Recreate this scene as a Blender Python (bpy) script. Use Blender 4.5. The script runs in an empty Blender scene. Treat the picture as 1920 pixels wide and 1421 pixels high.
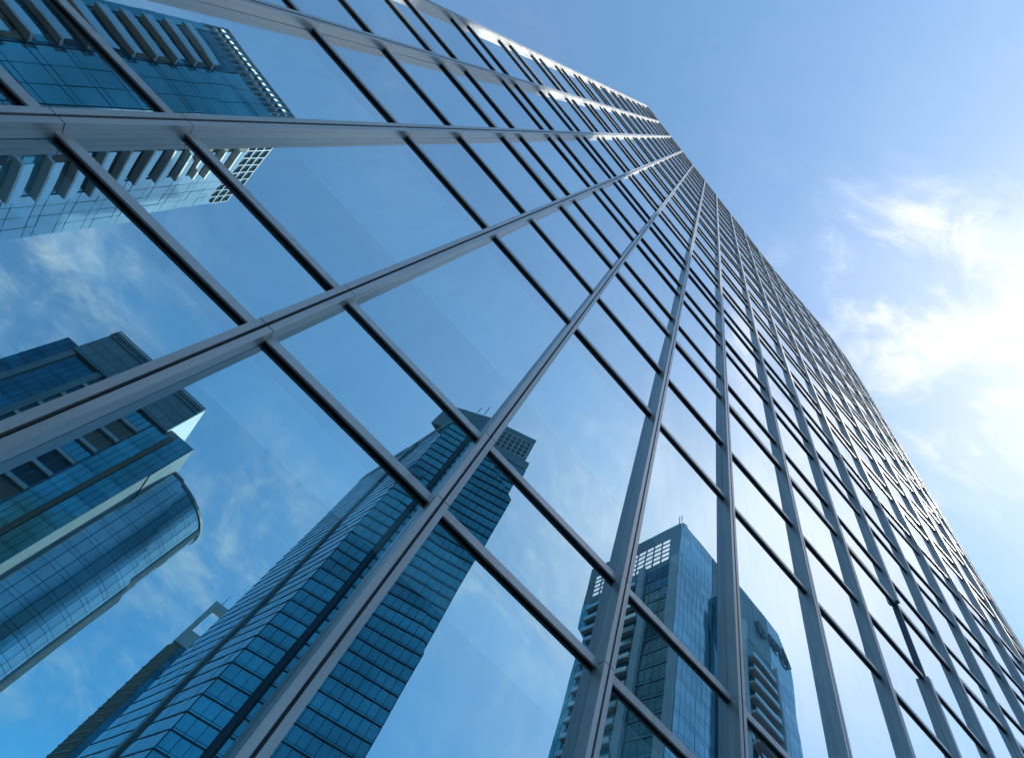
import bpy, bmesh, math, random
from mathutils import Vector, Matrix

random.seed(7)
SC = bpy.context.scene
COL = SC.collection
R = math.radians

# ------------------------------------------------------------------ camera
cd = bpy.data.cameras.new('camera')
cam = bpy.data.objects.new('camera', cd)
COL.objects.link(cam)
cd.sensor_fit = 'HORIZONTAL'
cd.sensor_width = 36.0
cd.lens = 950.0 / 1920.0 * 36.0
cd.shift_x = -0.0304
cd.shift_y = 0.0270
cd.clip_start = 0.05
cd.clip_end = 6000
cam.matrix_world = Matrix(((0.84409, -0.53621, 0.0, 0.0),
                           (-0.45399, -0.71466, -0.53212, 0.0),
                           (0.28532, 0.44915, -0.84667, 1.6),
                           (0, 0, 0, 1)))
SC.camera = cam

# ------------------------------------------------------------------ sun and sky
SUN_AZ, SUN_EL = -20.0, 43.5
SUN = Vector((math.cos(R(SUN_AZ)) * math.cos(R(SUN_EL)), math.sin(R(SUN_AZ)) * math.cos(R(SUN_EL)), math.sin(R(SUN_EL))))
ld = bpy.data.lights.new('sun', 'SUN')
ld.energy = 3.6
ld.angle = R(0.53)
ld.color = (1.0, 0.95, 0.88)
sun = bpy.data.objects.new('sun', ld)
COL.objects.link(sun)
sun.rotation_euler = SUN.to_track_quat('Z', 'Y').to_euler()

W = bpy.data.worlds.new('World')
SC.world = W
W.use_nodes = True
nt = W.node_tree
for nd in list(nt.nodes):
    nt.nodes.remove(nd)
def N(t, tree=None, **k):
    nd = (tree or nt).nodes.new(t)
    for a, v in k.items():
        setattr(nd, a, v)
    return nd
def math_(op, a, b=None, c=None, clamp=False, tree=None):
    t = tree or nt
    m = N('ShaderNodeMath', t, operation=op)
    m.use_clamp = clamp
    for i, x in enumerate((a, b, c)):
        if x is None: continue
        if isinstance(x, (int, float)): m.inputs[i].default_value = x
        else: t.links.new(x, m.inputs[i])
    return m.outputs[0]
sky = N('ShaderNodeTexSky', sky_type='NISHITA', sun_disc=False)
sky.sun_elevation = R(SUN_EL)
sky.sun_rotation = R(90.0 - SUN_AZ)
sky.air_density = 0.85
sky.dust_density = 0.0
sky.altitude = 1500.0
sky.ozone_density = 1.0
tc = N('ShaderNodeTexCoord')
sep = N('ShaderNodeSeparateXYZ')
nt.links.new(tc.outputs['Generated'], sep.inputs[0])
zc = math_('MULTIPLY', math_('ADD', math_('MAXIMUM', sep.outputs[2], 0.0), 0.55), 0.70)
cmb = N('ShaderNodeCombineXYZ')
nt.links.new(math_('DIVIDE', sep.outputs[0], zc), cmb.inputs[0])
nt.links.new(math_('DIVIDE', sep.outputs[1], zc), cmb.inputs[1])
def noise(scale, detail, rough, dist, off):
    mp = N('ShaderNodeMapping')
    mp.inputs['Location'].default_value = off
    mp.inputs['Rotation'].default_value = (0, 0, 0.5)
    mp.inputs['Scale'].default_value = (1.0, 1.55, 1.0)
    nt.links.new(cmb.outputs[0], mp.inputs[0])
    nz = N('ShaderNodeTexNoise')
    nz.inputs['Scale'].default_value = scale
    nz.inputs['Detail'].default_value = detail
    nz.inputs['Roughness'].default_value = rough
    nz.inputs['Distortion'].default_value = dist
    nt.links.new(mp.outputs[0], nz.inputs[0])
    return nz.outputs[0]
n1 = noise(3.4, 7.0, 0.56, 1.2, (3.1, 1.7, 0.0))
n2 = noise(11.0, 6.0, 0.6, 1.4, (0.4, 5.2, 0.0))
nsum = math_('ADD', math_('MULTIPLY', n1, 0.72), math_('MULTIPLY', n2, 0.28))
# where the thin clouds drift: (direction, tightness, amount)
banks = [((0.276, 0.058, 0.959), 260, 0.44), ((0.353, -0.033, 0.935), 420, 0.30), ((0.40, 0.06, 0.914), 260, 0.38),
         ((0.54, 0.03, 0.84), 90, 0.14), ((0.57, 0.15, 0.80), 170, 0.28), ((0.67, -0.12, 0.735), 70, 0.12),
         ((-0.235, -0.845, 0.48), 150, 0.30), ((0.195, -0.837, 0.511), 150, 0.26), ((0.25, -0.872, 0.42), 150, 0.28), ((0.69, -0.14, 0.71), 90, 0.26),
         ((0.511, -0.472, 0.718), 90, 0.27), ((0.515, -0.592, 0.62), 140, 0.20), ((0.528, -0.212, 0.823), 60, 0.24),
         ((0.229, -0.953, 0.199), 160, 0.22), ((0.75, -0.4, 0.5), 12, 0.12), ((-0.6, -0.6, 0.5), 8, 0.06), ((0.2, 0.7, 0.6), 6, 0.10)]
acc = None
for d, k, a in banks:
    dv = Vector(d).normalized()
    dp = N('ShaderNodeVectorMath', operation='DOT_PRODUCT')
    nt.links.new(tc.outputs['Generated'], dp.inputs[0])
    dp.inputs[1].default_value = dv
    g = math_('MULTIPLY', math_('EXPONENT', math_('MULTIPLY', math_('SUBTRACT', dp.outputs['Value'], 1.0), float(k))), a)
    acc = g if acc is None else math_('ADD', acc, g)
n3 = noise(5.5, 8.0, 0.55, 2.2, (7.7, 2.2, 0.0))
ridge = math_('SUBTRACT', 1.0, math_('ABSOLUTE', math_('MULTIPLY', math_('SUBTRACT', n3, 0.5), 5.0)), clamp=True)
ridge = math_('POWER', ridge, 2.2)
body = math_('MULTIPLY', math_('SUBTRACT', nsum, 0.41), 3.2, clamp=True)
body = math_('MULTIPLY', body, math_('MULTIPLY', body, math_('SUBTRACT', 3.0, math_('MULTIPLY', body, 2.0))))
wisp = math_('ADD', math_('MULTIPLY', body, 0.62), math_('MULTIPLY', math_('MULTIPLY', ridge, body), 0.40))
wisp = math_('ADD', wisp, 0.06)
dens = math_('MULTIPLY', math_('MULTIPLY', acc, 3.4), wisp, clamp=True)
sdp = N('ShaderNodeVectorMath', operation='DOT_PRODUCT')
nt.links.new(tc.outputs['Generated'], sdp.inputs[0])
sdp.inputs[1].default_value = SUN
gl = math_('EXPONENT', math_('MULTIPLY', math_('SUBTRACT', sdp.outputs['Value'], 1.0), 7.0))
clum = math_('ADD', 2.75, math_('MULTIPLY', gl, 0.5))
ccol = N('ShaderNodeMix', data_type='RGBA')
ccol.blend_type = 'MULTIPLY'
ccol.inputs[0].default_value = 1.0
ccol.inputs[6].default_value = (0.98, 0.99, 1.10, 1)
cc3 = N('ShaderNodeCombineXYZ')
for i in range(3): nt.links.new(clum, cc3.inputs[i])
nt.links.new(cc3.outputs[0], ccol.inputs[7])
# thin veil of haze round the sun
veil = math_('MULTIPLY', math_('EXPONENT', math_('MULTIPLY', math_('SUBTRACT', sdp.outputs['Value'], 1.0), 7.0)), 0.42)
cdp = N('ShaderNodeVectorMath', operation='DOT_PRODUCT')
nt.links.new(tc.outputs['Generated'], cdp.inputs[0])
cdp.inputs[1].default_value = Vector((0.59, 0.06, 0.805)).normalized()
cir = math_('MULTIPLY', math_('EXPONENT', math_('MULTIPLY', math_('SUBTRACT', cdp.outputs['Value'], 1.0), 30.0)), 0.24)
cir = math_('MULTIPLY', cir, math_('ADD', 0.72, math_('MULTIPLY', n1, 0.5)))
sdp2 = N('ShaderNodeVectorMath', operation='DOT_PRODUCT')
nt.links.new(tc.outputs['Generated'], sdp2.inputs[0])
sdp2.inputs[1].default_value = Vector((0.684, -0.16, 0.712)).normalized()
glare = math_('MULTIPLY', math_('EXPONENT', math_('MULTIPLY', math_('SUBTRACT', sdp2.outputs['Value'], 1.0), 38.0)), 0.62)
veil = math_('ADD', math_('ADD', veil, glare), cir, clamp=True)
cover = math_('SUBTRACT', 1.0, math_('MULTIPLY', math_('SUBTRACT', 1.0, math_('MULTIPLY', dens, 0.85)), math_('SUBTRACT', 1.0, veil)))
mx = N('ShaderNodeMix', data_type='RGBA')
nt.links.new(cover, mx.inputs[0])
air = N('ShaderNodeMix', data_type='RGBA')
air.blend_type = 'MULTIPLY'
air.inputs[0].default_value = 1.0
air.inputs[7].default_value = (0.75, 0.97, 0.91, 1)
nt.links.new(sky.outputs[0], air.inputs[6])
# the air is clear and deep blue well down towards the horizon
lowf = N('ShaderNodeMapRange')
lowf.interpolation_type = 'SMOOTHSTEP'
lowf.inputs[1].default_value = 0.0; lowf.inputs[2].default_value = 0.85
lowf.inputs[3].default_value = 0.0; lowf.inputs[4].default_value = 1.0
nt.links.new(sep.outputs[2], lowf.inputs[0])
lowc = N('ShaderNodeMix', data_type='RGBA')
lowc.inputs[6].default_value = (0.13, 0.37, 0.52, 1); lowc.inputs[7].default_value = (1, 1, 1, 1)
nt.links.new(lowf.outputs[0], lowc.inputs[0])
deep = N('ShaderNodeVectorMath', operation='MULTIPLY')
nt.links.new(air.outputs[2], deep.inputs[0])
nt.links.new(lowc.outputs[2], deep.inputs[1])
nt.links.new(deep.outputs[0], mx.inputs[6])
nt.links.new(ccol.outputs[2], mx.inputs[7])
bg = N('ShaderNodeBackground')
bg.inputs[1].default_value = 0.145
nt.links.new(mx.outputs[2], bg.inputs[0])
wo = N('ShaderNodeOutputWorld')
nt.links.new(bg.outputs[0], wo.inputs[0])

SC.view_settings.view_transform = 'Standard'
SC.view_settings.look = 'None'
SC.view_settings.exposure = 1.47
SC.view_settings.gamma = 1.0
SC.view_settings.use_curve_mapping = False
SC.render.engine = 'CYCLES'
SC.cycles.max_bounces = 10
SC.cycles.glossy_bounces = 6
SC.cycles.transparent_max_bounces = 10
SC.cycles.use_denoising = True

# ------------------------------------------------------------------ materials
def principled(name, col, rough=0.5, metal=0.0, spec=0.5, var=0.0, vscale=3.0, bump=0.0, bscale=8.0, streak=False):
    m = bpy.data.materials.new(name)
    m.use_nodes = True
    t = m.node_tree
    p = t.nodes['Principled BSDF']
    p.inputs['Base Color'].default_value = (*col, 1)
    p.inputs['Roughness'].default_value = rough
    p.inputs['Metallic'].default_value = metal
    p.inputs['Specular IOR Level'].default_value = spec
    geo = t.nodes.new('ShaderNodeNewGeometry')
    if var > 0:
        nz = t.nodes.new('ShaderNodeTexNoise')
        nz.inputs['Scale'].default_value = vscale
        nz.inputs['Detail'].default_value = 6
        if streak:                                   # rain streaks and dust run down the metal
            mp = t.nodes.new('ShaderNodeMapping')
            mp.inputs['Scale'].default_value = (9.0, 9.0, 0.7)
            t.links.new(geo.outputs['Position'], mp.inputs[0]); t.links.new(mp.outputs[0], nz.inputs['Vector'])
            rr = t.nodes.new('ShaderNodeMapRange')
            rr.inputs[3].default_value = rough - 0.12; rr.inputs[4].default_value = rough + 0.16
            t.links.new(nz.outputs[0], rr.inputs[0]); t.links.new(rr.outputs[0], p.inputs['Roughness'])
        else:
            t.links.new(geo.outputs['Position'], nz.inputs['Vector'])
        oi = t.nodes.new('ShaderNodeObjectInfo')
        rp = t.nodes.new('ShaderNodeMapRange')
        rp.inputs[1].default_value = 0.3; rp.inputs[2].default_value = 0.7
        rp.inputs[3].default_value = 1 - var; rp.inputs[4].default_value = 1 + var
        t.links.new(nz.outputs[0], rp.inputs[0])
        ro = t.nodes.new('ShaderNodeMapRange')
        ro.inputs[3].default_value = 1 - var * 0.6; ro.inputs[4].default_value = 1 + var * 0.6
        t.links.new(oi.outputs['Random'], ro.inputs[0])
        mu = t.nodes.new('ShaderNodeMath'); mu.operation = 'MULTIPLY'
        t.links.new(rp.outputs[0], mu.inputs[0]); t.links.new(ro.outputs[0], mu.inputs[1])
        vm = t.nodes.new('ShaderNodeVectorMath'); vm.operation = 'SCALE'
        vm.inputs[0].default_value = col
        t.links.new(mu.outputs[0], vm.inputs['Scale'])
        t.links.new(vm.outputs[0], p.inputs['Base Color'])
    if bump > 0:
        nb = t.nodes.new('ShaderNodeTexNoise')
        nb.inputs['Scale'].default_value = bscale
        nb.inputs['Detail'].default_value = 2
        t.links.new(geo.outputs['Position'], nb.inputs['Vector'])
        b = t.nodes.new('ShaderNodeBump')
        b.inputs['Strength'].default_value = 1.0
        b.inputs['Distance'].default_value = bump
        t.links.new(nb.outputs[0], b.inputs['Height'])
        t.links.new(b.outputs[0], p.inputs['Normal'])
    return m

def coated_glass(name, tint, through, base, grazing, wave, wscale):
    """solar control glass: a coated mirror that lets a little light through"""
    m = bpy.data.materials.new(name)
    m.use_nodes = True
    t = m.node_tree
    for nd in list(t.nodes): t.nodes.remove(nd)
    geo = t.nodes.new('ShaderNodeNewGeometry')
    nz = t.nodes.new('ShaderNodeTexNoise')
    nz.inputs['Scale'].default_value = wscale
    nz.inputs['Detail'].default_value = 1.0
    t.links.new(geo.outputs['Position'], nz.inputs['Vector'])
    b = t.nodes.new('ShaderNodeBump')
    b.inputs['Strength'].default_value = 1.0
    b.inputs['Distance'].default_value = wave
    t.links.new(nz.outputs[0], b.inputs['Height'])
    g = t.nodes.new('ShaderNodeBsdfGlossy')
    g.inputs['Roughness'].default_value = 0.0
    t.links.new(b.outputs[0], g.inputs['Normal'])
    tr = t.nodes.new('ShaderNodeBsdfTransparent')
    tr.inputs['Color'].default_value = (*through, 1)
    lw = t.nodes.new('ShaderNodeLayerWeight')
    lw.inputs['Blend'].default_value = 0.5
    pw = math_('POWER', lw.outputs['Facing'], 1.6, tree=t)
    fac = math_('ADD', math_('MULTIPLY', pw, grazing - base, tree=t), base, clamp=True, tree=t)
    gc = t.nodes.new('ShaderNodeMix'); gc.data_type = 'RGBA'
    gc.inputs[6].default_value = (*tint, 1); gc.inputs[7].default_value = (0.97, 0.98, 1, 1)
    t.links.new(math_('POWER', lw.outputs['Facing'], 1.1, tree=t), gc.inputs[0])
    oi = t.nodes.new('ShaderNodeObjectInfo')
    ro = t.nodes.new('ShaderNodeMapRange'); ro.inputs[3].default_value = 0.93; ro.inputs[4].default_value = 1.03
    t.links.new(oi.outputs['Random'], ro.inputs[0])
    sc_ = t.nodes.new('ShaderNodeVectorMath'); sc_.operation = 'SCALE'
    t.links.new(gc.outputs[2], sc_.inputs[0]); t.links.new(ro.outputs[0], sc_.inputs['Scale'])
    t.links.new(sc_.outputs[0], g.inputs['Color'])
    mx = t.nodes.new('ShaderNodeMixShader')
    t.links.new(fac, mx.inputs[0])
    t.links.new(tr.outputs[0], mx.inputs[1])
    t.links.new(g.outputs[0], mx.inputs[2])
    o = t.nodes.new('ShaderNodeOutputMaterial')
    df = t.nodes.new('ShaderNodeBsdfDiffuse'); df.inputs['Color'].default_value = (0.45, 0.44, 0.42, 1)
    dn = t.nodes.new('ShaderNodeTexNoise'); dn.inputs['Scale'].default_value = 2.2; dn.inputs['Detail'].default_value = 8
    dmp = t.nodes.new('ShaderNodeMapping'); dmp.inputs['Scale'].default_value = (2.5, 2.5, 0.5)
    t.links.new(geo.outputs['Position'], dmp.inputs[0]); t.links.new(dmp.outputs[0], dn.inputs['Vector'])
    dfac = math_('MULTIPLY', math_('SUBTRACT', dn.outputs[0], 0.42, tree=t), 0.16, clamp=True, tree=t)
    mx2 = t.nodes.new('ShaderNodeMixShader')
    t.links.new(dfac, mx2.inputs[0]); t.links.new(mx.outputs[0], mx2.inputs[1]); t.links.new(df.outputs[0], mx2.inputs[2])
    t.links.new(mx2.outputs[0], o.inputs[0])
    return m

M_glass = coated_glass('coated_glass', (0.47, 0.88, 1.0), (0.80, 0.92, 0.95), 0.50, 0.98, 0.0017, 0.85)
M_clear = bpy.data.materials.new('clear_glass')
M_clear.use_nodes = True
_t = M_clear.node_tree
for _n in list(_t.nodes): _t.nodes.remove(_n)
_a = _t.nodes.new('ShaderNodeBsdfTransparent'); _a.inputs[0].default_value = (0.78, 0.92, 0.93, 1)
_o = _t.nodes.new('ShaderNodeOutputMaterial'); _t.links.new(_a.outputs[0], _o.inputs[0])
M_alu = principled('grey_aluminium', (0.46, 0.46, 0.455), 0.34, 0.45, 0.5, 0.10, 1.4, 0, 8, True)
M_shade_gasket = principled('black_shade_gasket', (0.012, 0.012, 0.014), 0.6)  # black seal colour, also stands in for shade under the transoms
M_inside = principled('dark_interior', (0.02, 0.03, 0.04), 0.8)
M_blind = principled('pale_blind', (0.74, 0.84, 0.88), 0.9, 0, 0.2, 0.05, 0.7)
M_steel = principled('dark_steel', (0.10, 0.11, 0.13), 0.4, 0.6)
M_roof = principled('roof_grey', (0.25, 0.26, 0.28), 0.7)
M_ground = principled('paving', (0.05, 0.05, 0.05), 0.85, 0, 0.3, 0.25, 0.6)
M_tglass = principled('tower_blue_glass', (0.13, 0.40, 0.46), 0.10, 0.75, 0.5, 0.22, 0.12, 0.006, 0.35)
M_tglass2 = principled('tower_hazed_glass', (0.42, 0.58, 0.62), 0.10, 0.75, 0.5, 0.16, 0.12, 0.006, 0.35)  # paler copy of the blue glass; sun haze put into the colour
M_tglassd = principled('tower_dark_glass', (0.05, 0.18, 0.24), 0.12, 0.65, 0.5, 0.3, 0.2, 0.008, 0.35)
M_conc = principled('pale_concrete', (0.50, 0.51, 0.51), 0.75, 0, 0.3, 0.10, 0.4)
M_clad = principled('grey_cladding', (0.22, 0.27, 0.29), 0.5, 0.1, 0.4, 0.12, 0.25)
M_brown = principled('brown_render', (0.22, 0.17, 0.13), 0.8, 0, 0.3, 0.12, 0.3)
M_white = principled('white_render', (0.74, 0.74, 0.72), 0.7, 0, 0.3, 0.06, 0.3)
M_line = principled('dark_frame', (0.025, 0.05, 0.07), 0.5, 0.2)
M_red = principled('red_paint', (0.45, 0.04, 0.03), 0.6)
M_sign = principled('dark_sign', (0.02, 0.035, 0.045), 0.5)

# ------------------------------------------------------------------ helpers
def tag(o, label=None, cat=None, group=None, kind=None):
    if label: o['label'] = label
    if cat: o['category'] = cat
    if group: o['group'] = group
    if kind: o['kind'] = kind
    return o
def empty(name, loc):
    o = bpy.data.objects.new(name, None)
    COL.objects.link(o)
    o.location = loc
    o.empty_display_size = 0.5
    return o
class MB:
    """collects shapes in world coordinates, links them as one mesh"""
    def __init__(s):
        s.v, s.f = [], []
    def hexa(s, c):                      # 8 corners: bottom ring 0-3, top ring 4-7
        b = len(s.v)
        s.v += [Vector(p) for p in c]
        s.f += [tuple(b + i for i in q) for q in ((3, 2, 1, 0), (4, 5, 6, 7), (0, 1, 5, 4), (1, 2, 6, 5), (2, 3, 7, 6), (3, 0, 4, 7))]
    def box(s, fr, u0, u1, v0, v1, w0, w1):
        """fr maps (u along, v up, w outward) to the world"""
        s.hexa([fr(u0, v0, w0), fr(u1, v0, w0), fr(u1, v0, w1), fr(u0, v0, w1),
                fr(u0, v1, w0), fr(u1, v1, w0), fr(u1, v1, w1), fr(u0, v1, w1)])
    def prism(s, ring, z0, z1):
        b = len(s.v); n = len(ring)
        s.v += [Vector((p[0], p[1], z0)) for p in ring] + [Vector((p[0], p[1], z1)) for p in ring]
        s.f.append(tuple(b + i for i in reversed(range(n))))
        s.f.append(tuple(b + n + i for i in range(n)))
        for i in range(n):
            j = (i + 1) % n
            s.f.append((b + i, b + j, b + n + j, b + n + i))
    def bar(s, p, q, r):
        p, q = Vector(p), Vector(q)
        d = (q - p).normalized()
        a = d.orthogonal().normalized(); c = d.cross(a)
        s.hexa([p + a * r, p + c * r, p - a * r, p - c * r, q + a * r, q + c * r, q - a * r, q - c * r])
    def build(s, name, mat, parent=None, bevel=0.0):
        me = bpy.data.meshes.new(name)
        org = parent.location if parent is not None else Vector((0, 0, 0))
        if parent is not None and parent.parent is not None: org = org + parent.parent.location
        me.from_pydata([v - org for v in s.v], [], s.f)
        bm = bmesh.new(); bm.from_mesh(me)
        bmesh.ops.recalc_face_normals(bm, faces=bm.faces)
        if bevel > 0:
            bmesh.ops.bevel(bm, geom=[e for e in bm.edges], offset=bevel, segments=1, affect='EDGES')
        bm.to_mesh(me); bm.free()
        me.materials.append(mat)
        o = bpy.data.objects.new(name, me)
        COL.objects.link(o)
        if parent is not None: o.parent = parent
        return o

# ------------------------------------------------------------------ facade layout
U = 14.0                                   # metres per layout unit
TH = 0.304922
EX = Vector((math.cos(TH), math.sin(TH), 0))
NO = Vector((math.sin(TH), -math.cos(TH), 0))        # outward, towards the street
P0 = Vector((-0.61145 * U, 0.06271 * U, 0))
S = [0.0, 0.160, 0.312, 0.466, 0.618, 0.785, 0.945, 1.141, 1.335, 1.546, 1.766]
MUL = [P0 + EX * (s * U) for s in S]                 # front centre of every vertical
for hd in (15.6, 15.0, 15.2, 16.2, 18.5, 21.5):
    MUL.append(MUL[-1] + Vector((math.cos(R(hd)), math.sin(R(hd)), 0)) * (0.222 * U))
NM = len(MUL)
CAMZ = 1.6
hl = [-0.148, -0.067, 0.2331, 0.3154, 0.6158, 0.765, 0.9444, 1.041]
p = 0.2812
for i in range(14):
    hl += [1.041 + i * p + 0.195, 1.041 + (i + 1) * p]
LEV = [h * U + CAMZ for h in hl if h * U + CAMZ > 0.3]
ROOF = 4.981 * U + CAMZ
LEV = [z for z in LEV if z < ROOF - 0.4] + [ROOF - 0.12]
THICK = [0.9444, 1.041 + 4 * p + 0.195, 1.041 + 9 * p + 0.195, 1.041 + 13 * p + 0.195]
THICK = [h * U + CAMZ for h in THICK]
RECESS = 0.15                                        # glass behind the front of the verticals
GLASS0 = P0 - NO * RECESS

tower = empty('glass_tower', (MUL[8].x, MUL[8].y, 0))
tag(tower, 'tall glass office tower seen steeply from below, with grey metal verticals and blue mirror panes', 'building')

def bay_frame(i):
    a, b = MUL[i], MUL[i + 1]
    e = (b - a).normalized(); n = Vector((e.y, -e.x, 0)); L = (b - a).length
    def fr(u, v, w):
        q = a + e * u + n * (w - RECESS)
        return Vector((q.x, q.y, v))
    return fr, L
def mul_frame(i):
    a = MUL[i]
    e = (MUL[min(i + 1, NM - 1)] - MUL[max(i - 1, 0)]).normalized(); n = Vector((e.y, -e.x, 0))
    def fr(u, v, w):
        q = a + e * u + n * (w - RECESS)
        return Vector((q.x, q.y, v))
    return fr

# verticals: back bar plus a cover of two lips with a groove, jointed at every transom
MW, GAP = 0.076, 0.014
for i in range(NM):
    fr = mul_frame(i)
    bar_ = MB(); bar_.box(fr, -0.03, 0.03, 0, ROOF, -0.12, 0.085)
    root = bar_.build('mullion', M_steel, tower)
    zs = [0.0] + LEV[:-1] + [ROOF]
    if i in (0,): zs = [0.0] + LEV[:-1] + [ROOF]
    for k in range(len(zs) - 1):
        if i == 9 and abs(zs[k] - (0.765 * U + CAMZ)) < 0.01:
            continue                               # the cover strip that has come off
        z0, z1 = zs[k] + 0.004, zs[k + 1] - 0.004
        c = MB()
        for s in (-1, 1):
            c.box(fr, min(s * GAP, s * MW), max(s * GAP, s * MW), z0, z1, 0.095, RECESS)
            c.box(fr, min(s * 0.032, s * MW), max(s * 0.032, s * MW), z0, z1, 0.0, 0.093)
        if k < 11:
            c.build('cover_strip', M_alu, root)
        else:
            if k == 11: rest = MB()
            rest.v_off = len(rest.v)
            b0 = len(rest.v); rest.v += c.v; rest.f += [tuple(b0 + x for x in q) for q in c.f]
    rest.build('upper_cover_strip', M_alu, root)

# project to the picture only to rank which pieces show largest
cm = cam.matrix_world.inverted()
def shown(pts):
    xy = []
    for q in pts:
        c = cm @ Vector(q)
        if c.z > -0.05: return 0.0
        xy.append((1018.4 + 950 * c.x / -c.z, 762.3 - 950 * c.y / -c.z))
    if not any(-150 < x < 2070 and -150 < y < 1570 for x, y in xy): return 0.0
    a = 0
    for k in range(len(xy)):
        x0, y0 = xy[k]; x1, y1 = xy[(k + 1) % len(xy)]
        a += x0 * y1 - x1 * y0
    return abs(a) / 2

panes, trans = [], []
for i in range(NM - 1):
    fr, L = bay_frame(i)
    for k, z in enumerate(LEV):
        z1 = LEV[k + 1] if k + 1 < len(LEV) else None
        if z1 is not None:
            panes.append((shown([fr(0.1, z, 0), fr(L - 0.1, z, 0), fr(L - 0.1, z1, 0), fr(0.1, z1, 0)]), i, k, z, z1))
        if k < len(LEV) - 1:
            trans.append((shown([fr(0, z, 0.1), fr(L, z, 0.1), fr(L, z + 0.09, 0.1), fr(0, z + 0.09, 0.1)]), i, z))
panes.sort(key=lambda q: -q[0]); trans.sort(key=lambda q: -q[0])

def pane_into(mb, i, z, z1):
    fr, L = bay_frame(i)
    t = [random.uniform(-0.006, 0.006) for _ in range(4)]
    a, b, c, d = 0.036, L - 0.036, z + 0.02, z1 - 0.02
    mb.hexa([fr(a, c, -0.024 + t[0]), fr(b, c, -0.024 + t[1]), fr(b, c, t[1]), fr(a, c, t[0]),
             fr(a, d, -0.024 + t[2]), fr(b, d, -0.024 + t[3]), fr(b, d, t[3]), fr(a, d, t[2])])
def coat(o):
    """the mirror coat is on the street face only, the rest of the pane is clear"""
    o.data.materials.append(M_clear)
    for pl in o.data.polygons:
        if pl.normal.dot(NO) < 0.8: pl.material_index = 1
    return o
rest = MB()
for n_, (_, i, k, z, z1) in enumerate(panes):
    if n_ < 300:
        m = MB(); pane_into(m, i, z, z1); coat(m.build('glass_pane', M_glass, tower))
    else:
        pane_into(rest, i, z, z1)
tag(coat(rest.build('upper_glass_pane', M_glass, tower)), kind='stuff')

rest2 = MB()
def transom_into(mb, i, z):
    fr, L = bay_frame(i)
    hgt = 0.095 if not any(abs(z - t) < 0.01 for t in THICK) else 0.19
    mb.box(fr, 0.07, L - 0.07, z - hgt * 0.5, z + hgt * 0.5, 0.026, 0.056)
def shade_gasket_into(mb, i, z):
    fr, L = bay_frame(i)
    hgt = 0.075 if not any(abs(z - t) < 0.01 for t in THICK) else 0.18
    mb.box(fr, 0.07, L - 0.07, z - hgt * 0.5, z + hgt * 0.5, 0.002, 0.024)  # black bar behind the cap: seal, and painted shade of the soffit
rest = MB()
for n_, (_, i, z) in enumerate(trans):
    if n_ < 300:
        m = MB(); transom_into(m, i, z); o = m.build('transom', M_alu, tower, 0.004)
        m = MB(); shade_gasket_into(m, i, z); m.build('shade_gasket', M_shade_gasket, o)
    else:
        transom_into(rest, i, z); shade_gasket_into(rest2, i, z)
tag(rest.build('upper_transom', M_alu, tower), kind='stuff')
tag(rest2.build('upper_shade_gasket', M_shade_gasket, tower), kind='stuff')

# inside: slabs, a dark room behind, and pale blinds let down from the ceilings of the tall storeys
core = MB()
ring = [(q - NO * 3.2) for q in MUL] + [MUL[-1] - NO * 22, MUL[0] - NO * 22]
core.prism([(q.x, q.y) for q in ring], 0, ROOF - 1.0)
core.build('core_wall', M_inside, tower)
for k, z in enumerate(LEV[:-1]):
    if (k % 2 == 0):
        sl = MB()
        ring = [(q - NO * 0.34) for q in MUL] + [(q - NO * 3.15) for q in reversed(MUL)]
        sl.prism([(q.x, q.y) for q in ring], z + 0.16, z + 0.5)
        sl.build('floor_slab', M_inside, tower)
for i in range(NM - 1):
    fr, L = bay_frame(i)
    for (za, zb) in ((4.25, 4.80), (7.6, LEV[LEV.index([z for z in LEV if abs(z - (0.6158 * U + CAMZ)) < 0.01][0])] - 0.08)):
        bl = MB(); bl.box(fr, 0.05, L - 0.05, za, zb, -0.22, -0.20)
        bl.build('roller_blind', M_blind, tower)
# roof edge, return walls, base
cp = MB()
for i in range(NM - 1):
    fr, L = bay_frame(i)
    cp.box(fr, -0.02, L + 0.02, ROOF - 0.10, ROOF + 0.04, -0.5, RECESS - 0.02)
cp.build('roof_coping', M_alu, tower)
rt = MB()
ring = [(q - NO * 0.4) for q in MUL] + [MUL[-1] - NO * 21.9, MUL[0] - NO * 21.9]
rt.prism([(q.x, q.y) for q in ring], ROOF - 0.8, ROOF - 0.3)
rt.build('roof', M_roof, tower)
for a, sgn in ((MUL[0], -1), (MUL[-1], 1)):
    e = (MUL[1] - MUL[0]).normalized() if sgn < 0 else (MUL[-1] - MUL[-2]).normalized()
    def fr(u, v, w, a=a, e=e, sgn=sgn):
        nn = Vector((e.y, -e.x, 0))
        q = a - nn * (0.2 + u) + e * (sgn * w)
        return Vector((q.x, q.y, v))
    m = MB(); m.box(fr, 0, 21.5, 0, ROOF - 0.05, 0.0, 0.08)
    m.build('return_wall', M_alu, tower)

# ------------------------------------------------------------------ ground
gm = MB()
gm.hexa([(-3000, -3000, -0.5), (3000, -3000, -0.5), (3000, 3000, -0.5), (-3000, 3000, -0.5),
         (-3000, -3000, -0.004), (3000, -3000, -0.004), (3000, 3000, -0.004), (-3000, 3000, -0.004)])
tag(gm.build('ground', M_ground), kind='structure')

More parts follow.
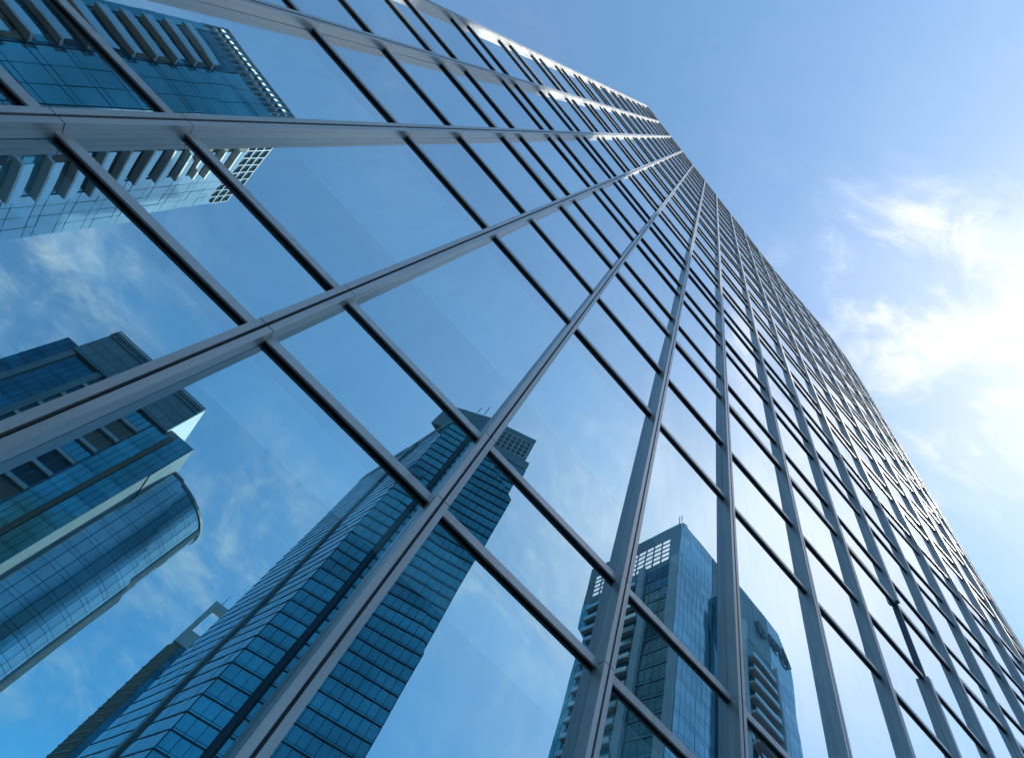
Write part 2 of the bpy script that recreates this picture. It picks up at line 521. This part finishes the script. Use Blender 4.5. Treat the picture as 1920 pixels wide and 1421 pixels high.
# ------------------------------------------------------------------ the towers across the street (seen in the glass)
def MIR(x, y):
    q = Vector((x, y, 0)); d = (q - GLASS0).dot(NO)
    q = q - NO * (2 * d)
    return q.x, q.y
def pol(az, rho):
    """a plan point given by the compass bearing and distance at which the glass shows it, moved across the street"""
    return Vector((rho * math.cos(R(az)), rho * math.sin(R(az)), 0))
class Face:
    def __init__(s, A, B, inside):
        s.A, s.B = Vector(A), Vector(B)
        s.e = (s.B - s.A).normalized(); s.L = (s.B - s.A).length
        n = Vector((s.e.y, -s.e.x, 0))
        if (Vector(inside) - s.A).dot(n) > 0: n = -n
        s.n = n
    def __call__(s, u, v, w):
        q = s.A + s.e * u + s.n * w
        x, y = MIR(q.x, q.y)
        return Vector((x, y, v))
def shell(parent, pts, z0, z1, mat, name='wall'):
    m = MB(); m.prism([MIR(q.x, q.y) for q in pts], z0, z1)
    return m.build(name, mat, parent)
def glass_grid(parent, fc, u0, u1, z0, z1, fh, bay, mat, ledge=0.0, spandrel=0.28, ledge_mat=None, prefix='', fine=True):
    nb = max(1, round((u1 - u0) / bay)); bw = (u1 - u0) / nb
    nf = max(1, round((z1 - z0) / fh)); h = (z1 - z0) / nf
    for k in range(nf):
        v0, v1 = z0 + k * h, z0 + (k + 1) * h
        m = MB()
        for j in range(nb):
            t = random.uniform(0.10, 0.16); t2 = t + random.uniform(-0.03, 0.03)
            a, b = u0 + j * bw + 0.05, u0 + (j + 1) * bw - 0.05
            c, d = v0 + h * spandrel + 0.05, v1 - 0.05
            m.hexa([fc(a, c, 0.02), fc(b, c, 0.02), fc(b, c, t2), fc(a, c, t), fc(a, d, 0.02), fc(b, d, 0.02), fc(b, d, t), fc(a, d, t2)])
            if spandrel > 0.05:
                m.box(fc, a, b, v0 + 0.05, v0 + h * spandrel - 0.03, 0.02, 0.12)
        m.build('window_band', mat, parent)
        if ledge > 0:
            l = MB(); l.box(fc, u0 - 0.02, u1 + 0.02, v0 - 0.10, v0 + 0.10, 0.02, ledge)
            l.build('floor_ledge', ledge_mat or M_line, parent)
def balconies(parent, fc, u0, u1, z0, z1, fh, depth=1.3, slab=M_conc, dark=M_tglassd, rail=True, solid=0.0, windows=0):
    bk = MB(); bk.box(fc, u0, u1, z0, z1, 0.01, 0.06); bk.build('recess_shade_panel', dark, parent)  # flat dark panel; the shade of a recess is put into its colour
    nf = max(1, round((z1 - z0) / fh)); h = (z1 - z0) / nf
    for k in range(nf):
        v = z0 + k * h
        m = MB(); m.box(fc, u0 + 0.1, u1 - 0.1, v, v + 0.30 + solid, 0.08, depth)
        b = m.build('balcony', slab, parent)
        if windows:
            wn = MB(); ww = (u1 - u0 - 0.4) / windows
            for j in range(windows):
                x0 = u0 + 0.3 + j * ww
                wn.box(fc, x0, x0 + ww * 0.45, v + 0.9 + solid, v + h - 0.25, 0.07, 0.12)
                wn.box(fc, x0 + ww * 0.5, x0 + ww * 0.92, v + 0.9 + solid, v + h - 0.5, 0.07, 0.16)
            wn.build('window', random.choice((M_brown, M_tglass, M_line)), parent)
        if rail:
            r = MB(); r.box(fc, u0 + 0.15, u1 - 0.15, v + 0.31 + solid, v + 1.25, depth - 0.10, depth - 0.04)
            r.build('railing', M_tglass2, b)
def fins(parent, fc, us, z0, z1, wd, dp, mat, name='pier'):
    for u in us:
        m = MB(); m.box(fc, u - wd / 2, u + wd / 2, z0, z1, 0.0, dp); m.build(name, mat, parent)
def lattice(parent, fc, u0, u1, z0, z1, nu, nv, w0, w1, mat, name='roof_screen', t=0.14):
    m = MB()
    for j in range(nu + 1):
        u = u0 + (u1 - u0) * j / nu; m.box(fc, u - t, u + t, z0, z1, w0, w1)
    for k in range(nv + 1):
        v = z0 + (z1 - z0) * k / nv; m.box(fc, u0, u1, v - t, v + t, w0 + 0.02, w1 - 0.02)
    return m.build(name, mat, parent)
def thing(name, pts, label, cat='building'):
    c = sum(pts, Vector((0, 0, 0))) / len(pts)
    x, y = MIR(c.x, c.y)
    return tag(empty(name, (x, y, 0)), label, cat)
def mast(parent, x, y, z0, z1, r=0.12, name='antenna', mat=M_steel):
    X, Y = MIR(x, y); m = MB(); m.bar((X, Y, z0), (X, Y, z1), r); return m.build(name, mat, parent)

# --- residential corner tower, upper left of the glass
Z = 80 + CAMZ
c, a, b = pol(154.0, 66.4), pol(162.8, 76.8), pol(144.3, 85.2)
d = a + (b - c)
ins = (a + b) / 2
t1 = thing('residential_tower', [c, a, d, b], 'blue glass residential tower with a corner edge and stacked white balconies, top left reflection')
shell(t1, [c + (ins - c) * .02, a + (ins - a) * .02, d + (ins - d) * .02, b + (ins - b) * .02], 0, Z - 5, M_clad)
fA, fB = Face(c, a, ins), Face(c, b, ins)
glass_grid(t1, fA, 0, fA.L * .47, 4, Z - 5, 3.6, 2.2, M_tglass, spandrel=0.2)
balconies(t1, fA, fA.L * .48, fA.L * .90, 4, Z - 7, 3.0, 1.1, M_conc, rail=True, windows=3)
glass_grid(t1, fA, fA.L * .91, fA.L, 4, Z - 5, 3.6, 2.0, M_tglass, spandrel=0.2)
glass_grid(t1, fA, fA.L * .48, fA.L * .90, Z - 7, Z - 5, 2, 2.0, M_tglassd, spandrel=0.2)
glass_grid(t1, fB, 0, fB.L * .27, 4, Z - 5, 3.6, 2.4, M_tglass2, spandrel=0.3)  # brighter face: its light is put into paler glass and white slabs
balconies(t1, fB, fB.L * .28, fB.L * .60, 4, Z - 5, 3.0, 1.1, M_white, rail=True, windows=3)
glass_grid(t1, fB, fB.L * .61, fB.L, 4, Z - 5, 3.6, 2.2, M_tglass2, spandrel=0.3)
lattice(t1, fA, 0, fA.L, Z - 5, Z, 16, 3, -0.5, 0.1, M_clad, t=0.10)
bk = MB(); bk.box(fA, 0.5, fA.L - .5, Z - 5, Z - 1.4, -0.9, -0.7); bk.build('plant_screen', M_clad, t1)
lattice(t1, fB, 0, fB.L, Z - 5, Z, 12, 3, -0.5, 0.1, M_clad, t=0.10)

# --- stepped tower with the dark balcony column, and the round tower beside it
Z = 90 + CAMZ
c = pol(123.8, 140.4)
eL = Vector((math.cos(R(196.7)), math.sin(R(196.7)), 0)); eB = Vector((math.cos(R(108)), math.sin(R(108)), 0))
ins = c + eL * 14 + eB * 12
rgt, lft = c - eL * 7.2, c + eL * 32.4
t2 = thing('stepped_tower', [rgt, lft, lft + eB * 26, rgt + eB * 26], 'dark blue tower with a stepped grey crown and one column of deep balconies')
shell(t2, [rgt + eB * .1, lft + eB * .1, lft + eB * 26, rgt + eB * 26], 0, 82, M_clad)
cl, cr = c + eL * 28.8, c
shell(t2, [cl - (-eB) * -0.0 - eB * 1.2, cr - eB * 1.2, cr + eB * 20, cl + eB * 20], 80, Z, M_clad, 'crown')
fc = Face(rgt, lft, ins); L = fc.L
glass_grid(t2, fc, 0, 4.4, 4, 81.6, 3.45, 1.5, M_tglass, spandrel=0.12)
fins(t2, fc, [5.1], 2, 80, 1.1, 0.5, M_brown)
glass_grid(t2, fc, 5.8, 10.1, 4, 79.8, 3.45, 1.45, M_tglass, spandrel=0.12)
balconies(t2, fc, 10.3, 16.4, 4, 79.8, 4.6, 1.1, M_conc, rail=False, solid=0.5, windows=2)
fins(t2, fc, [16.9], 2, 80, 0.7, 1.3, M_tglassd)
balconies(t2, fc, 17.4, 26.6, 4, 79.8, 4.6, 1.1, M_conc, rail=False, solid=0.5, windows=3)
fins(t2, fc, [27.6], 2, 81, 1.6, 0.6, M_clad)
glass_grid(t2, fc, 28.5, 34.4, 4, 79.8, 3.45, 1.5, M_tglassd, spandrel=0.12)
fins(t2, fc, [35.4], 2, 81, 1.4, 0.6, M_clad)
glass_grid(t2, fc, 36.3, L, 4, 81.6, 3.45, 1.6, M_tglassd, spandrel=0.12)
fk = Face(cr - eB * 1.2, cl - eB * 1.2, ins)
glass_grid(t2, fk, 0.2, fk.L - 0.2, 80.4, Z - 3.4, 2.8, 3.0, M_clad, spandrel=0.0)
glass_grid(t2, fk, 8, 14, 81.4, 84.4, 1.0, 1.2, M_white, spandrel=0.0)
lattice(t2, fk, 0, fk.L, Z - 2.6, Z + 0.2, 22, 2, 0.05, 0.4, M_clad, 'crown_screen', 0.10)
sd = MB(); fs = Face(cr - eB * 1.2, cr + eB * 20, ins); sd.box(fs, 0, fs.L, 80.2, Z, 0.0, 0.25); sd.build('lit_crown_side', M_white, t2)  # sunlit side of the crown: the sunlight is put into its white
lo = Face(rgt, rgt + eB * 26, ins); sd = MB(); sd.box(lo, 0, lo.L, 70, 82, 0.0, 0.25); sd.build('side_wall', M_clad, t2)
q = lft - eL * 5; X, Y = MIR(q.x, q.y)
lm_ = MB()
for k in range(4):
    for s in (-1, 1):
        lm_.bar((X + s * .35, Y, 82 + k), (X - s * .35, Y, 83 + k), .06)
        lm_.bar((X + s * .35, Y, 82 + k), (X + s * .35, Y, 83 + k), .07)
lm_.build('lattice_mast', M_red, t2)

cc = pol(118.9, 166.0); RAD = 16.5; ZC = 80
t3 = thing('round_tower', [cc], 'round blue glass tower with curved panes, beside the stepped tower')
nseg = 40
def cring(r): return [cc + Vector((math.cos(2 * math.pi * k / nseg), math.sin(2 * math.pi * k / nseg), 0)) * r for k in range(nseg)]
shell(t3, cring(RAD), 0, ZC - 1, M_line)
nfl = 20; fhh = (ZC - 2) / nfl
for f_ in range(nfl):
    m = MB()
    for k in range(nseg):
        a0, a1 = 2 * math.pi * (k + .03) / nseg, 2 * math.pi * (k + .97) / nseg
        for (v0, v1) in ((f_ * fhh + 2.06, f_ * fhh + 3.0), (f_ * fhh + 3.08, (f_ + 1) * fhh + 1.98)):
            pts = []
            for zz in (v0, v1):
                for aa, rr in ((a0, RAD + .02), (a1, RAD + .02), (a1, RAD + .14), (a0, RAD + .14)):
                    q = cc + Vector((math.cos(aa), math.sin(aa), 0)) * rr
                    X, Y = MIR(q.x, q.y); pts.append((X, Y, zz))
            m.hexa(pts)
    m.build('window_ring', M_tglass2, t3)
m = MB(); m.prism([MIR(q.x, q.y) for q in cring(RAD + 0.5)], ZC, ZC + 0.7); m.build('roof_rim', M_clad, t3)
m = MB()
q0 = cc + pol(22, RAD + .1)
for k in range(-1, 2):
    aa = R(2 + k * 4); q = cc + Vector((math.cos(aa), math.sin(aa), 0)) * (RAD + .2)
    X, Y = MIR(q.x, q.y); m.bar((X, Y, 0), (X, Y, ZC), .35)
m.build('pier', M_conc, t3)

# --- portal-topped tower, part hidden behind the striped one
c4, l4, r4 = pol(106.4, 262), pol(107.3, 285), pol(101.8, 262)
b4 = l4 + (r4 - c4); ins = (l4 + r4) / 2
ZT = 262 * math.tan(R(20.2)) + CAMZ
t4 = thing('portal_tower', [c4, l4, b4, r4], 'slim dark glass tower with an open concrete frame on top, low in the left panes')
shell(t4, [c4, l4, b4, r4], 0, ZT - 0.2, M_brown)
f4, g4 = Face(c4, r4, ins), Face(c4, l4, ins)
glass_grid(t4, f4, 0.4, f4.L - 0.2, 4, ZT - 5, 3.6, 3.0, M_tglassd, ledge=0.35, spandrel=0.2, ledge_mat=M_clad)
glass_grid(t4, g4, 0.2, g4.L - 0.2, 4, ZT - 5, 3.6, 3.0, M_brown, ledge=0.5, spandrel=0.3, ledge_mat=M_conc)
top = MB(); hF = ZT + 13
f4u = f4
top.box(f4, -3.6, f4.L, ZT - 5, ZT + 1.5, -3, 0.5)
top.box(f4, -3.6, -1.2, ZT + 1.5, hF, -3, 0.5)
top.box(f4, 7.0, f4.L, ZT + 1.5, hF, -3, 0.5)
top.box(f4, -3.6, f4.L, hF, hF + 3.4, -3, 0.5)
top.build('portal_frame', M_conc, t4)
q = c4; mast(t4, q.x - 1, q.y + 1, hF + 3.4, hF + 9, 0.15)

# --- striped office tower in the middle
Z = 120 + CAMZ
c, l, r = pol(102.0, 99), pol(105.7, 143), pol(86.6, 95.0)
bk = l + (r - c); ins = (l + r) / 2
t5 = thing('striped_tower', [c, l, bk, r], 'tall blue glass office tower with dark ledges at every floor, centre of the reflection')
shell(t5, [c, l, bk, r], 0, Z - 0.2, M_line)
fL, fR = Face(c, l, ins), Face(c, r, ins)
glass_grid(t5, fR, 0.1, fR.L * .23, 3, Z - 4, 2.75, 1.9, M_tglass, ledge=0.3, spandrel=0.16)
fins(t5, fR, [fR.L * .26], 0, Z - 10, 0.9, 0.7, M_line)
glass_grid(t5, fR, fR.L * .29, fR.L - 0.1, 3, Z - 4, 2.75, 1.7, M_tglass, ledge=0.32, spandrel=0.16)
glass_grid(t5, fL, 0.1, fL.L * .36, 3, Z - 4, 2.75, 3.0, M_tglass, ledge=0.22, spandrel=0.0)
fins(t5, fL, [fL.L * .40], 0, Z - 2, 2.2, 0.6, M_clad)
glass_grid(t5, fL, fL.L * .44, fL.L - 0.1, 3, Z - 4, 2.75, 3.0, M_tglass, ledge=0.22, spandrel=0.0)
par = MB(); par.box(fL, 0, fL.L, Z - 3.8, Z, 0.0, 0.3); par.box(fR, 0.02, fR.L - .02, Z - 3.8, Z - 0.03, 0.0, 0.3); par.build('parapet', M_clad, t5)
kr, kc = pol(87.4, 96.2), pol(97.2, 99.5)
kl = pol(104.6, 108)
shell(t5, [kc + (ins - kc).normalized() * .5, kl, kl + (r - c) * .8 + Vector((4, 18, 0)), kr + Vector((0, 14, 0)), kr + (ins - kr).normalized() * .5], Z - 0.1, 136, M_clad, 'crown')
fk = Face(kc, kr, ins)
lattice(t5, fk, 0.5, fk.L - 1.0, Z + 2.0, 132, 9, 4, 0.0, 0.5, M_conc, 'crown_screen', 0.16)
for du, hh in ((.2, 5), (.35, 3.5)):
    q = kc + (kl - kc) * du; mast(t5, q.x, q.y, 136, 136 + hh, 0.14)

# --- corner tower that stands in front of the sun
Z = 110 + CAMZ
c, b, l = pol(58.0, 89.8), pol(45.05, 131.5), pol(69.6, 112)
bk = l + (b - c); ins = (l + b) / 2
t6 = thing('signed_tower', [c, l, bk, b], 'backlit glass corner tower with balconies and a dark sign near its roof')
shell(t6, [c, l, bk, b], 0, Z - 12, M_clad)
fL, fR = Face(c, l, ins), Face(c, b, ins)
nfl_h = 3.5
fins(t6, fL, [1.1], 0, Z - 12, 2.2, 0.35, M_conc, 'corner_pier')
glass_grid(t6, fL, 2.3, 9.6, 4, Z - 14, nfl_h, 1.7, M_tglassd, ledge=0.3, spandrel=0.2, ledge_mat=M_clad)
fins(t6, fL, [10.8], 0, Z - 12, 2.0, 0.9, M_conc)
balconies(t6, fL, 12, 18.5, 4, Z - 14, nfl_h, 1.2, M_conc, rail=True)
fins(t6, fL, [19.4], 0, Z - 12, 1.6, 0.9, M_conc)
balconies(t6, fL, 20.3, fL.L - 3, 4, Z - 14, nfl_h, 1.2, M_conc, rail=True)
glass_grid(t6, fL, fL.L - 2.9, fL.L, 4, Z - 14, nfl_h, 1.5, M_tglass, spandrel=0.2)
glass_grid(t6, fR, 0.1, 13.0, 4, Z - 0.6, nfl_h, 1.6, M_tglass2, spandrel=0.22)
fins(t6, fR, [14.2], 0, Z - 14, 1.6, 1.4, M_tglassd, 'recess_wall')
fins(t6, fR, [16.3], 0, Z - 14, 1.8, 0.8, M_conc)
balconies(t6, fR, 17.5, 23.5, 4, Z - 16, nfl_h, 1.0, M_conc, rail=True)
fins(t6, fR, [24.6], 0, Z - 12, 1.8, 0.8, M_conc)
balconies(t6, fR, 25.8, 36.2, 4, Z - 18, nfl_h, 1.9, M_conc, rail=True, solid=0.3)
fins(t6, fR, [37.0], 0, Z - 17, 0.8, 2.0, M_conc)
glass_grid(t6, fR, 37.6, fR.L, 4, Z - 0.6, nfl_h, 1.6, M_tglass2, spandrel=0.22)
glass_grid(t6, fR, 13.2, 37.4, Z - 15.5, Z - 0.6, nfl_h, 2.4, M_clad, spandrel=0.0)
# open roof screen: glass walls standing free with the sky behind
wl = MB()
wl.box(fR, 0, fR.L, Z - 12, Z, -0.4, 0.0)
wl.build('screen_wall', M_clad, t6)
wl = MB()
wl.box(fL, 0, 3.0, Z - 12, Z, -0.4, 0.0)
wl.box(fL, fL.L - 2.5, fL.L, Z - 12, Z, -0.4, 0.0)
wl.box(fL, 3.0, fL.L - 2.5, Z - 4, Z, -0.4, 0.0)
wl.build('screen_frame', M_clad, t6)
lattice(t6, fL, 3.0, fL.L - 2.5, Z - 12, Z - 4, 9, 5, -0.35, -0.05, M_clad, 'roof_screen', 0.13)
for du, hh in ((0.3, 3.4), (2.2, 2.2), (2.8, 2.4)):
    q = c + fR.e * du - fR.n * 0.8; mast(t6, q.x, q.y, Z, Z + hh, 0.12)
# sign: round leaf emblem, letters and an oval bar
sg = MB()
w0, w1 = 0.45, 0.75
ce = (32.5, Z - 8.6)
for k, (du, dv, hw, hh) in enumerate(((0, 0, 1.0, .8), (-1.3, .6, .7, .6), (1.2, .9, .6, .7), (-.4, 1.5, .6, .8), (.7, -1.2, .8, .6), (-1.0, -.9, .5, .7), (1.9, -.3, .5, .5))):
    sg.box(fR, ce[0] + du - hw, ce[0] + du + hw, ce[1] + dv - hh, ce[1] + dv + hh, w0, w1 + .012 * k)
sg.build('sign_emblem', M_sign, t6)
sl = MB()
u = 37.0
for (kind) in 'ABE':
    v = Z - 8.8
    sl.box(fR, u, u + .35, v, v + 3.0, w0, w1)
    sl.box(fR, u + 1.25, u + 1.6, v + (0 if kind != 'E' else 2.2), v + 3.0, w0, w1)
    for vv in ((1.2, 2.65) if kind == 'A' else (0.0, 1.3, 2.65)):
        sl.box(fR, u + .36, u + 1.24, v + vv, v + vv + .35, w0, w1)
    u += 2.1
sl.build('sign_letters', M_sign, t6)
ov = MB()
for k in range(24):
    a0, a1 = 2 * math.pi * k / 24, 2 * math.pi * (k + 1) / 24
    cu, cv, ru, rv = 45.6, Z - 7.2, 2.2, 3.0
    def pt(a, s): return (cu + ru * s * math.cos(a), cv + rv * s * math.sin(a))
    A0, A1, B0, B1 = pt(a0, 1), pt(a1, 1), pt(a0, .84), pt(a1, .84)
    ov.hexa([fR(*B0, w0), fR(*A0, w0), fR(*A0, w1), fR(*B0, w1), fR(*B1, w0), fR(*A1, w0), fR(*A1, w1), fR(*B1, w1)])
for du in (-1.1, 0, 1.1):
    ov.box(fR, cu + du - .2, cu + du + .2, cv - 1.6, cv + 1.6, w0, w1)
ov.build('sign_oval', M_sign, t6)

# --- far low tower with a mast, bottom left
c = pol(106.1, 480); e = pol(15, 16); n_ = pol(105, 16)
t7 = thing('far_tower', [c, c + e, c + e + n_, c + n_], 'distant brown tower with a lattice spire on its roof, bottom left of the glass')
zt = 480 * math.tan(R(10.6))
shell(t7, [c - e * .3, c + e, c + e + n_, c + n_ - e * .3], 0, zt, M_brown)
f7 = Face(c - e * .3, c + e, c + n_ * .5)
glass_grid(t7, f7, 0.5, f7.L - 0.5, 4, zt - 3, 4, 3, M_tglassd, ledge=0.3)
q = c + n_ * .3 + e * .1; X, Y = MIR(q.x, q.y)
sp = MB(); sp.bar((X - 1, Y, zt), (X, Y, zt + 11), .2); sp.bar((X + 1, Y, zt), (X, Y, zt + 11), .2); sp.bar((X, Y + 1, zt), (X, Y, zt + 11), .2)
sp.build('spire', M_steel, t7)

bpy.context.view_layer.update()
